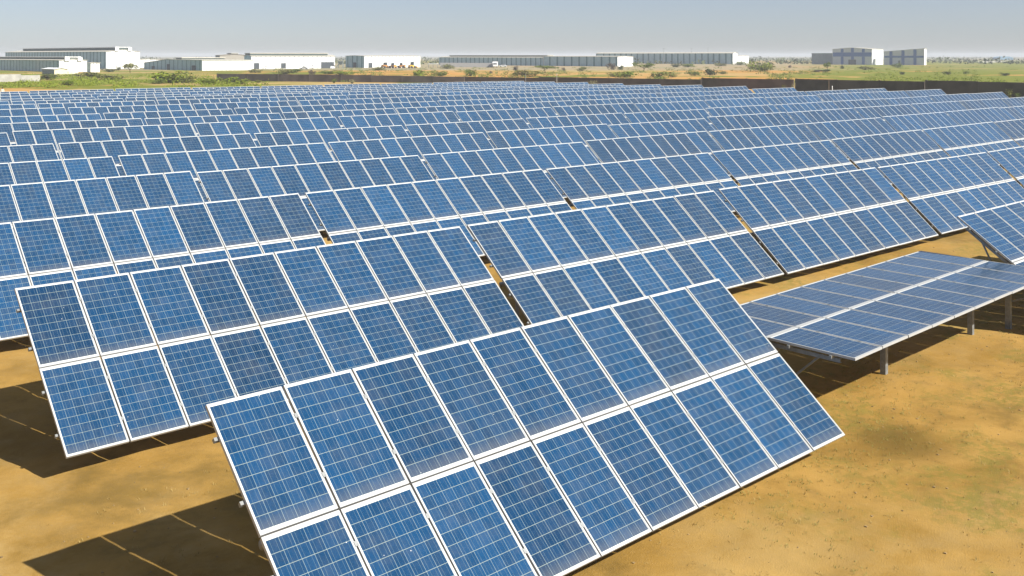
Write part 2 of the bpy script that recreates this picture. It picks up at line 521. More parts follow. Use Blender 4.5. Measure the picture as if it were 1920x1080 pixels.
GRP = 'tilted solar tables in rows across the field'
tables = []                    # (row, j, x0, Y, zc, tilt, slope, yaw)
SP = 10.22
for kx, Y in enumerate(ROW_Y):
    n = 12 if kx <= 7 else 11
    for j in range(n):
        if kx == 0 and j > 2: continue
        x0 = {0: 5.381, 1: 5.642, 2: 5.977}.get(kx, 5.38 + 0.3 * kx) + SP * j
        cx = x0 + 5
        if kx == 0: zc, sl = -5.057 - .0058 * cx + CAM_H, -.0058
        elif kx == 1: zc, sl = -5.028 - .0083 * min(cx, 45) + CAM_H, (-.0083 if cx < 45 else 0)
        elif kx == 2: zc, sl = -5.100 - .0049 * min(cx, 45) + CAM_H, (-.0049 if cx < 45 else 0)
        else: zc, sl = AX_H + ROW_DZ[kx] + slope_x(cx), (slope_x(cx + 5) - slope_x(cx - 5)) / 10
        if kx in (1, 2) and cx > 45: zc = min(zc, AX_H + ROW_DZ[kx] + slope_x(cx))
        if kx >= 3: zc += rnd.gauss(0, .018); sl += rnd.gauss(0, .0015)
        tilt = {(0,0): 40.8, (1,0): 40.9, (1,1): 41.2, (1,2): 42.5, (2,0): 41.2, (2,1): 40.5}.get((kx, j), 41.0 + rnd.gauss(0, .8))
        yaw = rnd.gauss(0, .0015) if kx >= 3 else 0
        Yt = Y
        if (kx, j) == (0, 1): x0, Yt, zc, tilt, yaw, sl = 15.63, 10.10, -5.010 + CAM_H - .023, 0.57, R_(0.95), -.0046
        if (kx, j) == (0, 2): x0, zc, tilt = 25.747, -5.041 + CAM_H - .03, 36.2
        ca, sa = math.cos(R_(tilt)) * LROW, math.sin(R_(tilt)) * LROW
        pts = [project((x0 + u, Yt + s * ca, zc + s * sa)) for u in (0, 10) for s in (-1, 1) if FX * (x0 + u) + FY * (Yt + s * ca) > 1]
        if max(p[0] for p in pts) < 3 or min(p[0] for p in pts) > 1917: continue
        tables.append((kx, j, x0, Yt, zc, R_(tilt), sl, yaw))

SPECIAL = {
    (0, 0): 'nearest solar table, steeply tilted at the bottom centre of the photo',
    (0, 1): 'flat solar table lying almost level over its posts beside the bare soil',
    (0, 2): 'tilted solar table cut off by the right edge beyond the flat table',
    (1, 0): 'solar table with its left end over the dark shadow, directly behind the nearest table',
    (1, 1): 'solar table of the second row whose lower right corner stands behind the flat table',
}
per_row = {}
for t in tables: per_row.setdefault(t[0], []).append(t)
n_obj = 0
for kx, ts in per_row.items():
    for idx, (kk, j, x0, Y, zc, tilt, sl, yaw) in enumerate(ts):
        F = FX * (x0 + 3) + FY * Y
        detail = 2 if (kx <= 4 and F < 62) else (1 if F < 100 else 0)
        tint = clamp(0.5 + rnd.gauss(0, .22), 0, 1)
        root = solar_table(x0, Y, zc, tilt, sl, yaw, detail, tint, (-4.86, -0.5, 4.0) if kx == 0 and j else POST_U)
        where = ORD[kx] + ' row from the front' if kx < 8 else ('rearmost row before the wall' if kx == 15 else ORD[15 - kx] + ' row from the rear')
        lab = SPECIAL.get((kx, j)) or 'blue solar table, %s from the left in the %s' % (ORD[idx], where)
        tag(root, lab, 'solar table', GRP)
print('tables', len(tables))
# ------------------------------------------------------------------ warehouses and sheds beyond the compound
M_WHITE = simple('white steel cladding', (0.74, 0.75, 0.74), 0.55, 0, 0.05, 0.6)
M_JOINT = simple('cladding joint', (0.30, 0.32, 0.32), 0.6)
M_GREY = simple('blue grey steel cladding', (0.31, 0.46, 0.52), 0.5, 0, 0.10, 0.5)
M_DARKGREY = simple('dark grey steel cladding', (0.15, 0.19, 0.22), 0.5, 0, 0.10, 0.5)
M_TEAL = simple('dark teal cladding strip', (0.040, 0.150, 0.190), 0.45)
M_BLUE = simple('deep blue cladding strip', (0.014, 0.090, 0.330), 0.45)
M_ROOF = simple('pale roof sheeting', (0.46, 0.44, 0.37), 0.5, 0, 0.08, 0.4)
M_LOUVRE = simple('dark louvres', (0.07, 0.10, 0.10), 0.7)
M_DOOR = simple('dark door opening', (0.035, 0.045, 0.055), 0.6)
M_CREAM = simple('cream plaster', (0.62, 0.56, 0.40), 0.9)
M_CONC = simple('pale concrete', (0.33, 0.32, 0.29), 0.9, 0, 0.15, 0.8)

def along_y(px, c, F):
    k = (px - 960) / FPX; Rr = (c - 960) / FPX * F
    return (k * F - Rr) / (RY - k * FY)
def along_x(px, c, F):
    k = (px - 960) / FPX; Rr = (c - 960) / FPX * F
    return (k * F - Rr) / (RX - k * FX)
def z_at(ypx, F): return CAM_H - (ypx - 104) * F / FPX

def warehouse(label, c, F, left, right, eave, ridge=0.8, axis='y', side=None, front=None, strips=(), strip_w=0.6,
              strip_mat=None, strip_z=None, joints=0, vent=None, doors=(), side_doors=(), name='warehouse', cat='warehouse', roof=None, prof=None, bands=()):
    """corner at column c; -x face runs left to column `left`, -y face runs right to column `right`"""
    side = side or M_GREY; front = front or M_WHITE
    b, a = along_y(left, c, F), along_x(right, c, F)
    p = at(c, F)
    root = empty(name, (p.x, p.y, 0))
    w = MB()
    if prof is None:
        prof = [(0, eave), (0.5, eave + ridge), (1, eave)]
    if axis == 'x':                                        # gable on the -x face
        py = [(f * b, h) for f, h in prof]
        w.poly([(0, 0, -.3)] + [(0, y, h) for y, h in py] + [(0, b, -.3)], 0)
        w.poly([(a, 0, -.3)] + [(a, y, h) for y, h in py] + [(a, b, -.3)], 0)
        w.poly([(0,0,-.3),(a,0,-.3),(a,0,py[0][1]),(0,0,py[0][1])], 1)
        w.poly([(0,b,-.3),(a,b,-.3),(a,b,py[-1][1]),(0,b,py[-1][1])], 1)
    else:
        px_ = [(f * a, h) for f, h in prof]
        w.poly([(0, 0, -.3)] + [(x, 0, h) for x, h in px_] + [(a, 0, -.3)], 1)
        w.poly([(0, b, -.3)] + [(x, b, h) for x, h in px_] + [(a, b, -.3)], 1)
        w.poly([(0,0,-.3),(0,b,-.3),(0,b,px_[0][1]),(0,0,px_[0][1])], 0)
        w.poly([(a,0,-.3),(a,b,-.3),(a,b,px_[-1][1]),(a,0,px_[-1][1])], 0)
    def side_h(y):
        if axis == 'y': return eave
        for (f0, h0), (f1, h1) in zip(prof, prof[1:]):
            if f0 * b <= y <= f1 * b: return h0 + (h1 - h0) * (y - f0 * b) / ((f1 - f0) * b)
        return prof[-1][1]
    for y in strips:
        if y - strip_w/2 < 0.02: y = strip_w/2 + 0.03
        for z0, z1 in (strip_z or [(0, None)]):
            w.box(-0.06, y - strip_w/2, z0, 0.02, y + strip_w/2, min(side_h(y - strip_w/2), side_h(y + strip_w/2)) - 0.05 if z1 is None else z1, 2)
    for y0, y1, z0, z1, mi in bands: w.box(-0.10, y0, z0, 0.015, y1, z1, mi)
    for i in range(1, joints):
        x = a * i / joints
        w.box(x - 0.16, -0.03, 0.1, x + 0.16, 0.02, min(eave, prof[0][1], prof[-1][1]) - 0.1, 3)
    w.build('wall', [side, front, strip_mat or M_TEAL, M_JOINT], root)
    r = MB(); t = 0.14; o = 0.35
    if axis == 'y':
        for (f0, h0), (f1, h1) in zip(prof, prof[1:]):
            x0, x1 = f0 * a - (o if f0 == 0 else 0), f1 * a + (o if f1 == 1 else 0)
            r.hexa([(x0,-o,h0+.02),(x1,-o,h1+.02),(x1,b+o,h1+.02),(x0,b+o,h0+.02),(x0,-o,h0+t),(x1,-o,h1+t),(x1,b+o,h1+t),(x0,b+o,h0+t)])
    else:
        for (f0, h0), (f1, h1) in zip(prof, prof[1:]):
            y0, y1 = f0 * b - (o if f0 == 0 else 0), f1 * b + (o if f1 == 1 else 0)
            r.hexa([(-o,y0,h0+.02),(a+o,y0,h0+.02),(a+o,y1,h1+.02),(-o,y1,h1+.02),(-o,y0,h0+t),(a+o,y0,h0+t),(a+o,y1,h1+t),(-o,y1,h1+t)])
    r.build('roof', roof or M_ROOF, root)
    if vent:
        vw, vh, v0, v1, endcaps = vent
        top = max(h for f, h in prof) - 0.1
        v = MB(); cp = MB()
        if axis == 'y':
            xm = a / 2
            v.box(xm - vw/2, v0 * b, top, xm + vw/2, v1 * b, top + vh)
            cp.box(xm - vw/2 - .4, v0 * b - .3, top + vh + .01, xm + vw/2 + .4, v1 * b + .3, top + vh + .3)
            if endcaps:
                for s in (-1, 1): cp.box(xm + s * vw/2 - 0.9, v0 * b - .6, top - 0.6, xm + s * vw/2 + 0.9, v0 * b - .32, top + vh + (.35 if s < 0 else .10))
        else:
            ym = b / 2
            v.box(v0 * a, ym - vw/2, top, v1 * a, ym + vw/2, top + vh)
            cp.box(v0 * a - .3, ym - vw/2 - .4, top + vh + .01, v1 * a + .3, ym + vw/2 + .4, top + vh + .3)
        vo = v.build('ridge_vent', M_LOUVRE, root); cp.build('cap', M_ROOF if not endcaps else M_WHITE, vo)
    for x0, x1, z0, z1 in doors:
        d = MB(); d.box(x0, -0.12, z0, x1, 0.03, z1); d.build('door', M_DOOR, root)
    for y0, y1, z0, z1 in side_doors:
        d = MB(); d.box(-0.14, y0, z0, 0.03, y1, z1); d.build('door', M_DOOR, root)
    tag(root, label, cat)
    root['size'] = (a, b)
    return root

def even(n, b, off=0.0): return [b * (i + 0.5 + off) / n for i in range(n)]
def ys(c, F, pxs): return [along_y(p, c, F) for p in pxs]
def xs(c, F, pxs): return [along_x(p, c, F) for p in pxs]

# tall one at the far left
F = 499; b = along_y(10, 199, F)
warehouse('tall warehouse with bright white gable end and long grey side at the far left', 199, F, 10, 262, 8.4, 1.1, 'y', strips=even(34, b), strip_w=0.9,
          joints=7, vent=(6.5, 1.1, 0.0, 0.9, True))
F = 400; b = along_y(-60, 111, F)
warehouse('low warehouse with white gable standing in front of the tallest warehouse', 111, F, -60, 163, 4.6, 0.6, 'y', strips=even(30, b), strip_w=0.45,
          joints=6, vent=(5.0, 0.7, 0.0, 0.95, True))
warehouse('small white annex at the right end of the low left warehouse', 170, 396, 163, 187, 3.6, 0.15, 'y', strips=(), joints=3, name='annex', cat='annex')
warehouse('low shed with pale roof and cream front among bushes at the left', 102, 352, 79, 127, 1.7, 0.45, 'y', front=M_CREAM, side=M_DARKGREY, roof=M_WHITE, name='shed', cat='shed')
warehouse('white low warehouse in the gap right of the tallest warehouse', 252, 545, 245, 303, 4.3, 0.3, 'y', joints=5)
F = 440; b = along_y(270, 379, F)
warehouse('warehouse with blue grey striped gable side and white front, behind the left meadow', 379, F, 270, 475, 4.5, 0, 'x',
          prof=[(0, 4.5), (0.55, 4.7), (0.62, 4.6), (1, 3.0)], strips=even(14, b), strip_w=0.55, joints=13,
          vent=(6, 0.75, 0.14, 1.0, False), side_doors=[(b*.10, b*.16, 0, 2.2), (b*.53, b*.58, 0, 2.6), (b*.80, b*.85, 0, 1.6)])
F = 490
d = xs(471, F, [476, 486, 527, 536, 602, 627])
warehouse('long white warehouse with square dark doorways, left of the centre of the horizon', 471, F, 458, 628, 6.2, 0.6, 'x', joints=18, strips=(),
          doors=[(d[0], d[1], 0, 2.9), (d[2], d[3], 0.2, 2.8), (d[4], d[5] - .3, 0, 3.2)], vent=(5, 0.8, 0.0, 0.92, False))
warehouse('warehouse roof with dark dormer ends rising behind the white warehouses', 412, 575, 404, 468, 6.6, 0.7, 'y', side=M_DARKGREY, front=simple('brown grey sheeting', (.25, .235, .20), .7), roof=simple('brown grey roof', (.27, .25, .21), .7),
          vent=(4, 0.5, 0, 1, False))
F = 542; b = along_y(648, 683, F); d = xs(683, F, [691, 698, 719, 726, 770, 776])
warehouse('square ended white warehouse with blue grey side and yellow machines parked before it', 683, F, 648, 788, 6.25, 0.25, 'x', joints=16, strips=even(4, b), strip_w=0.8,
          doors=[(d[0], d[1], 0, 2.6), (d[2], d[3], 0, 2.8), (d[4], d[5], 0.6, 3.2)], side_doors=[(b*.42, b*.58, 0, 2.8)])
F = 600
b1 = along_y(1020, 1158, F); b = b1
pq = at(1158, F) + Vector((0, b1 + .6)); Fb = FX * pq.x + FY * pq.y; cpx = project((pq.x, pq.y, 0))[0]
warehouse('grey warehouse with dark vertical stripes and a small white end, right of centre', 1158, F, 1020, 1187, 5.85, 0.35, 'y',
          strips=ys(1158, F, [1031, 1045, 1058, 1072, 1086, 1100, 1114, 1128, 1143, 1156]), strip_w=1.3, joints=3)
bb = along_y(823, cpx, Fb)
warehouse('long low grey warehouse with a dark ridge, in line behind the striped warehouse', cpx, Fb, 823, cpx + 26, 5.2, 0.8, 'y', strips=even(23, bb), strip_w=0.9,
          vent=(5, 0.6, 0, 0.93, False))
F = 760
warehouse('long blue grey warehouse with dark stripes and masts on its roof, white end at right', 1374, F, 1118, 1383, 8.1, 1.0, 'y',
          strips=ys(1374, F, [1119, 1132, 1143, 1153, 1164, 1174, 1184, 1195, 1206, 1216, 1227, 1238, 1249, 1260, 1271, 1282, 1293, 1304, 1316, 1328, 1338, 1349, 1361, 1372]), strip_w=1.5)
warehouse('small white block at the right end of the masted warehouse', 1383.5, 764, 1382.5, 1404, 6.4, 0.15, 'y', joints=3, name='annex', cat='annex')

F = 713; c = 1635
s_y = ys(c, F, [1561, 1576.5, 1581.5, 1596, 1601, 1616.5, 1621, 1634])
b = along_y(1561, c, F)
M_PALE = simple('pale grey cladding', (0.50, 0.53, 0.56), 0.5, 0, 0.05, 0.5)
rt = warehouse('gabled factory with deep blue pilasters, a teal band and a dark central doorway', c, F, 1561, 1656, 11.0, 1.1, 'x', side=M_PALE, strips=[(s_y[1]+s_y[2])/2, (s_y[3]+s_y[4])/2, (s_y[5]+s_y[6])/2],
          strip_w=2.2, strip_mat=M_BLUE, strip_z=[(0, 5.7), (8.8, None)], bands=[(0.4, b - 0.4, 5.75, 8.75, 2)],
          side_doors=[(along_y(1605, c, F), along_y(1591, c, F), 0, 3.6)], name='factory', cat='factory')
warehouse('dark windowless block attached to the left of the gabled factory', 1561.5, 745, 1522, 1564, 8.0, 0.2, 'y', side=M_DARKGREY, front=M_DARKGREY, roof=M_LOUVRE, name='annex', cat='annex')
F = 690; c = 1733; b = along_y(1657, c, F)
fl = F + FY * b
warehouse('half gabled factory with three deep blue pilasters, rightmost building on the horizon', c, F, 1657, 1737, 11.2, 0, 'x', side=M_PALE,
          prof=[(0, 11.3), (1, z_at(97, fl))], strips=ys(c, F, [1670.5, 1693, 1715.5]), strip_w=2.2, strip_mat=M_BLUE, bands=[(0.5, b - .5, 5.0, 6.3, 2)],
          side_doors=[(along_y(1688, c, F), along_y(1684.5, c, F), 0, 3.0)], name='factory', cat='factory')

# roof masts and ventilator
def mast(px, F, y0, y1, label, cross):
    p = at(px, F); z0, z1 = z_at(y0, F), z_at(y1, F)
    m = MB(); m.tube((0, 0, -8.9), (0, 0, z1 - z0), 0.16, 0.09, 8)
    for dz, w in cross: m.bar((-w * RX, -w * RY, z1 - z0 - dz), (w * RX, w * RY, z1 - z0 - dz), 0.16, 0.16)
    o = m.build('mast', M_GALV); o.location = (p.x, p.y, z0)
    tag(o, label, 'mast')
mast(1244.5, 800, 100.3, 91, 'thin lamp mast with a wide head, leftmost on the masted warehouse', [(0, 1.0), (0.35, 0.5)])
mast(1296.5, 790, 100.2, 90, 'bent aerial mast with a short crossbar in the middle of the masted warehouse', [(0.2, 0.8)])
mast(1327.5, 790, 100.2, 88.5, 'tallest plain mast on the masted warehouse', [(2.0, 0.5)])

# far blue shed with a rounded roof
F = 1480; p = at(1880, F)
m = MB(); prof = [(-11, -0.5), (-11, 2.6)] + [(-11 * math.cos(t), 2.6 + 2.6 * math.sin(t)) for t in [math.pi * i / 10 for i in range(1, 10)]] + [(11, 2.6), (11, -0.5)]
m.extrude_xz(prof, -9, 9)
o = m.build('shed', simple('faded blue sheeting', (0.16, 0.30, 0.42), 0.6)); o.location = (p.x, p.y, 0); o.rotation_euler = (0, 0, YAW - R_(90))
tag(o, 'far blue shed with a rounded roof at the right end of the horizon', 'shed')

# ------------------------------------------------------------------ compound wall and other walls
def wall_run(pts, label, mat, thick=0.23, cope=True, bay=9.0, name='compound_wall', cat='wall'):
    """pts: (px, F, top height) ; stepped bays between piers"""
    m = MB(); cp = MB()
    base = at(pts[0][0], pts[0][1])
    w = [(at(px, F) - base, h) for px, F, h in pts]
    for (p0, h0), (p1, h1) in zip(w, w[1:]):
        L = (p1 - p0).length; n = max(1, round(L / bay)); d = (p1 - p0) / L; s = Vector((-d.y, d.x)) * thick / 2
        for i in range(n):
            a = p0 + d * (L * i / n + 0.16); e = p0 + d * (L * (i + 1) / n - 0.16)
            h = h0 + (h1 - h0) * (i + .5) / n + rnd.uniform(-.03, .03)
            m.hexa([(*(a-s),-.3),(*(e-s),-.3),(*(e+s),-.3),(*(a+s),-.3),(*(a-s),h),(*(e-s),h),(*(e+s),h),(*(a+s),h)])
            q = p0 + d * (L * i / n); s2 = s * 1.45
            a, e = q - d * 0.158, q + d * 0.158
            m.hexa([(*(a-s2),-.3),(*(e-s2),-.3),(*(e+s2),-.3),(*(a+s2),-.3),(*(a-s2),h+.06),(*(e-s2),h+.06),(*(e+s2),h+.06),(*(a+s2),h+.06)])
    o = m.build(name, mat); o.location = (base.x, base.y, 0)
    tag(o, label, cat, None, 'thing')
    return o
M_WALL = simple('weathered dark brown wall', (0.092, 0.075, 0.068), 0.9, 0, 0.30, 0.35)
wall_run([(408, 262, 1.83), (640, 250, 1.80), (872, 240, 1.50)], 'long dark boundary wall from the green meadow to the centre, behind the last panels', M_WALL)
wall_run([(873, 236, 1.62), (1012, 226, 1.60), (1013, 225.6, 1.80), (1316, 207, 1.62)], 'dark boundary wall in the middle with a pale bush in front', M_WALL)
wall_run([(1317, 205, 2.05), (1400, 199, 2.0), (1490, 193, 1.95)], 'short taller stretch of dark boundary wall just left of the slender plants', M_WALL)
wall_run([(1493, 176, 2.49), (1736, 159.5, 2.45)], 'brown boundary wall stepped nearer, right of the slender plants', M_WALL)
wall_run([(1737, 159, 2.72), (1935, 149, 2.55), (2060, 143, 2.5)], 'darkest boundary wall running out of the frame at the right', M_WALL)
wall_run([(-60, 246, 1.95), (40, 254.3, 1.85), (76, 257.4, 1.4)], 'pale sunlit concrete wall broken off beside bushes at the left edge', M_CONC)
wall_run([(128, 358, 0.95), (147, 362, 0.9)], 'low cream wall beside the shed with the cream front', M_CREAM, bay=4)
wall_run([(826, 566, 2.5), (926, 560, 2.4)], 'grey yard wall in front of the long low grey warehouse', simple('grey blockwork', (0.36, 0.36, 0.36), 0.9), bay=14)
wall_run([(1829, 930, 1.2), (1886, 960, 1.2)], 'far pale wall under the blue shed', M_CONC, bay=20)

# ------------------------------------------------------------------ vehicles and machines in the yards
M_TYRE = simple('black rubber', (0.03, 0.03, 0.03), 0.8)
M_GLASS = simple('dark vehicle glass', (0.02, 0.03, 0.04), 0.1)
paints = {}
def paint(name, c):
    if name not in paints: paints[name] = simple(name + ' paint', c, 0.3, 0, 0.03)
    return paints[name]
def car(px, F, pname, col, rz, label, van=False):
    p = at(px, F); root = empty('car', (p.x, p.y, 0), rz)
    m = MB(); g = MB()
    if van: prof = [(-2.1,.35),(2.0,.35),(2.1,.9),(1.6,1.15),(1.1,1.85),(-2.0,1.85),(-2.1,1.2)]; roofx = (-1.7, 0.95, 1.2, 1.7)
    else: prof = [(-2.1,.3),(2.1,.3),(2.15,.75),(1.2,.92),(.55,1.42),(-1.0,1.42),(-1.6,.95),(-2.1,.9)]; roofx = (-1.0, .5, .95, 1.32)
    m.extrude_xz(prof, -.82, .82)
    m.build('body', paint(pname, col), root)
    for s in (-.835, .80): g.box(roofx[0], s, roofx[2], roofx[1], s + .035, roofx[3])
    g.build('window', M_GLASS, root)
    for x in (-1.3, 1.3):
        for s in (-1, 1):
            t = MB(); t.tube((x, s * .70, .32), (x, s * .88, .32), .32, n=14); t.build('wheel', M_TYRE, root)
    tag(root, label, 'car', 'vehicles parked in front of the warehouses')
RV = YAW
car(422, 462, 'dark blue', (0.03, 0.04, 0.07), RV + .1, 'dark car parked leftmost in front of the long white warehouse')
car(428.5, 462, 'white', (0.75, 0.75, 0.75), RV, 'white car parked close beside the dark leftmost car')
car(438.5, 468, 'white', (0.75, 0.75, 0.75), RV - .1, 'white van second from the left of the white warehouse row', True)
car(449, 472, 'white', (0.75, 0.75, 0.75), RV + .1, 'white van parked left of the two dark cars before the white warehouse', True)
car(457.5, 476, 'black', (0.02, 0.02, 0.02), RV, 'black car parked between white van and blue car')
car(465.5, 480, 'dark blue', (0.03, 0.04, 0.07), RV + .3, 'blue car parked nearest the first square doorway')
car(496, 484, 'white', (0.75, 0.75, 0.75), RV, 'white van parked between the two square doorways', True)
car(571, 478, 'white', (0.75, 0.75, 0.75), RV + 1.3, 'white car parked sideways right of the second square doorway')
car(583, 500, 'white', (0.75, 0.75, 0.75), RV, 'white van parked near the right end of the white warehouse', True)
car(624, 488, 'white', (0.75, 0.75, 0.75), RV, 'white car parked under the dark opening at the right end')
car(943, 575, 'pale grey', (0.6, 0.62, 0.62), RV + 1.5, 'pale car parked broadside right of the white lorry')

def lorry(px, F, rz, label):
    p = at(px, F); root = empty('lorry', (p.x, p.y, 0), rz)
    m = MB(); m.box(-4.4, -1.45, .75, 1.6, 1.45, 3.2); m.box(-4.3, -1.2, .5, 3.4, 1.2, .72); m.build('box_body', paint('white', (.75,.75,.75)), root)
    c = MB(); c.extrude_xz([(1.75,.72),(3.6,.72),(3.6,1.6),(3.2,2.6),(1.75,2.6)], -1.15, 1.15); co = c.build('cab', paint('white', (.75,.75,.75)), root)
    g = MB(); g.hexa([(3.30,-1.0,1.7),(3.62,-1.0,1.65),(3.62,1.0,1.65),(3.30,1.0,1.7),(3.1,-1.0,2.4),(3.32,-1.0,2.4),(3.32,1.0,2.4),(3.1,1.0,2.4)]); g.build('windscreen', M_GLASS, co)
    for x in (-3.2, 2.6):
        for s in (-1, 1):
            t = MB(); t.tube((x, s * .75, .5), (x, s * 1.18, .5), .5, n=14); t.build('wheel', M_TYRE, root)
    tag(root, label, 'lorry')
lorry(928.5, 555, RV + math.pi, 'white box lorry seen from behind in the yard at the centre')

def loader(px, F, rz, pname, col, label):
    p = at(px, F); root = empty('loader', (p.x, p.y, 0), rz); pm = paint(pname, col)
    m = MB(); m.extrude_xz([(-2.3,.6),(1.4,.6),(1.6,1.3),(.4,1.5),(-2.3,1.7)], -.8, .8); m.build('body', pm, root)
    c = MB(); c.extrude_xz([(-.7,1.62),(.5,1.5),(.3,2.7),(-.6,2.7)], -.65, .65); c.build('cab', M_GLASS, root)
    a = MB(); a.bar((.8, .5, 1.3), (2.6, .5, .8), .2, .25); a.bar((.8, -.5, 1.3), (2.6, -.5, .8), .2, .25); a.build('arm', pm, root)
    k = MB(); k.extrude_xz([(2.6,.2),(3.5,.15),(3.4,.3),(2.85,.5),(2.75,1.0),(2.6,1.0)], -1.1, 1.1); k.build('bucket', pm, root)
    for x in (-1.5, 1.0):
        for s in (-1, 1):
            t = MB(); t.tube((x, s * .65, .65), (x, s * 1.1, .65), .65, n=14); t.build('wheel', M_TYRE, root)
    tag(root, label, 'loader', 'yellow and orange machines before the square ended warehouse')
loader(722, 528, .3, 'dull orange', (.50, .22, .04), 'dull orange loader, leftmost machine before the square ended warehouse')
loader(736, 520, 1.6, 'orange', (.62, .26, .05), 'orange loader facing away, second machine from the left')
loader(752, 526, 2.2, 'orange', (.62, .26, .05), 'orange loader turned aside, third machine from the left')
loader(773, 520, .2, 'yellow', (.75, .42, .03), 'bright yellow loader, rightmost machine before the square ended warehouse')

# open shelter right of the machines
F = 540; p = at(812, F); root = empty('shelter', (p.x, p.y, 0), YAW - R_(90))
m = MB(); m.box(-2.6, -2, 2.0, 2.6, 2, 2.2); m.build('roof', M_WHITE, root)
for x in (-2.4, 0, 2.4):
    for y in (-1.8, 1.8):
        q = MB(); q.box(x - .06, y - .06, -.2, x + .06, y + .06, 1.99); q.build('post', M_GALV, root)
tag(root, 'open shelter with a flat white roof beside the parked machines', 'shelter')

# hopper like dark machinery between two white warehouses
F = 520; p = at(639, F); root = empty('hopper', (p.x, p.y, 0), YAW - R_(90))
m = MB(); m.hexa([(-.5,-.5,1.8),(.5,-.5,1.8),(.5,.5,1.8),(-.5,.5,1.8),(-1.6,-1.4,3.6),(1.4,-1.4,3.6),(1.4,1.4,3.6),(-1.6,1.4,3.6)]); m.build('bin', M_DARKGREY, root)
for x in (-1.2, 1.2):
    for y in (-1, 1):
        q = MB(); q.bar((x, y, -.2), (x, y, 3.0), .18, .18); q.build('leg', M_DARKGREY, root)
q = MB(); q.bar((-2.6, 0, .3), (1.5, 0, 4.8), .5, .3); q.build('conveyor', M_DARKGREY, root)
tag(root, 'dark hopper machinery standing between two white warehouses', 'machine')

# thin posts by the boundary wall
def thin_post(px, F, top, mat, label):
    p = at(px, F); m = MB(); m.tube((0, 0, -.3), (0, 0, top), .07, .06, 8); m.tube((0, 0, top), (0, 0, top + .12), .09, .02, 8)
    o = m.build('post', mat); o.location = (p.x, p.y, 0); tag(o, label, 'post')
thin_post(985.5, 222, 2.3, M_GALV, 'pale thin post before the boundary wall near the centre')
thin_post(1044, 219, 2.6, M_CONC, 'second pale thin post before the boundary wall, by the green bush')
thin_post(1554, 170, 2.3, simple('rusty brown steel', (.17, .12, .08), .8), 'rusty brown post against the brown boundary wall at the right')
thin_post(1560.5, 150, 1.95, M_WHITE, 'short white post behind the panels by the brown wall')

# ------------------------------------------------------------------ person beyond the last row
def person(px, F):
    p = at(px, F)
    root_me = bpy.data.meshes.new('person')
    V = [((0,0,.93),.14),((0,0,1.15),.135),((0,0,1.38),.15),((0,0,1.50),.06),((0,.02,1.60),.085),((0,.01,1.70),.07),
         ((.10,0,.86),.10),((.12,.02,.48),.065),((.13,-.02,.08),.045),((.13,.12,.04),.04),((-.10,0,.86),.10),((-.12,.03,.48),.065),((-.13,0,.08),.045),((-.13,.14,.04),.04),
         ((.20,0,1.40),.06),((.27,-.02,1.13),.045),((.26,.08,.90),.035),((.26,.11,.80),.03),((-.20,0,1.40),.06),((-.28,0,1.13),.045),((-.26,.10,.91),.035),((-.26,.13,.81),.03)]
    Ed = [(0,1),(1,2),(2,3),(3,4),(4,5),(0,6),(6,7),(7,8),(8,9),(0,10),(10,11),(11,12),(12,13),(2,14),(14,15),(15,16),(16,17),(2,18),(18,19),(19,20),(20,21)]
    root_me.from_pydata([v for v, r in V], Ed, [])
    skin_l = NT('person skin and clothes')
    pos = skin_l.n('ShaderNodeTexCoord').outputs['Object']; s = skin_l.n('ShaderNodeSeparateXYZ'); skin_l.l(pos, s.inputs[0])
    c = skin_l.mix(skin_l.math('GREATER_THAN', s.outputs[2], 1.50), rgb(.45,.43,.36), rgb(.18,.09,.05))
    c = skin_l.mix(skin_l.math('LESS_THAN', s.outputs[2], .90), c, rgb(.10,.09,.09))
    skin_l.bsdf(c, .8)
    root_me.materials.append(skin_l.mat)
    o = link('person', root_me); o.location = (p.x, p.y, 0); o.rotation_euler = (0, 0, YAW - R_(60))
    md = o.modifiers.new('skin', 'SKIN')
    for sv, (v, r) in zip(root_me.skin_vertices[0].data, V): sv.radius = (r, r)
    root_me.skin_vertices[0].data[0].use_root = True
    md2 = o.modifiers.new('subdiv', 'SUBSURF'); md2.levels = 1; md2.render_levels = 1
    h = MB()
    for i in range(6):
        t0, t1 = i * math.pi / 12, (i + 1) * math.pi / 12
        h.tube((0, 0, 1.64 + .11 * math.sin(t0)), (0, 0, 1.64 + .11 * math.sin(t1)), .098 * math.cos(t0), .098 * math.cos(t1) + .001, 12, cap=False)
    h.build('hair', simple('black hair', (.02, .015, .012), .7), o)
    tag(o, 'dark haired person in pale shirt standing beyond the last row at left', 'person')
person(4.5, 153)

# ------------------------------------------------------------------ bushes, trees, plants
def foliage(name, a, b):
    k = NT(name)
    tc = k.n('ShaderNodeTexCoord').outputs['Object']
    oi = k.n('ShaderNodeObjectInfo').outputs['Random']
    nz = k.noise(tc, 2.2, 4, .6)
    c = k.mix(k.ramp(nz, .3, .7), rgb(*a), rgb(*b))
    c = k.mix(k.math('MULTIPLY', oi, .35), c, rgb(a[0]*1.3, a[1]*1.05, a[2]))
    bs = k.bsdf(c, .75, 0, .2)
    return k.mat
LEAFS = {'green': foliage('green leaves', (.075,.115,.018), (.170,.215,.030)),
         'olive': foliage('olive leaves', (.100,.115,.028), (.220,.215,.050)),
         'dark': foliage('dark leaves', (.040,.060,.018), (.090,.105,.032)),
         'bright': foliage('fresh green leaves', (.105,.155,.008), (.215,.250,.018)),
         'straw': foliage('straw coloured stems', (.20,.20,.09), (.36,.34,.18)),
         'dry': foliage('dry brown twigs', (.075,.062,.045), (.14,.11,.075))}
M_BARK = simple('grey brown bark', (.10, .075, .05), .9)

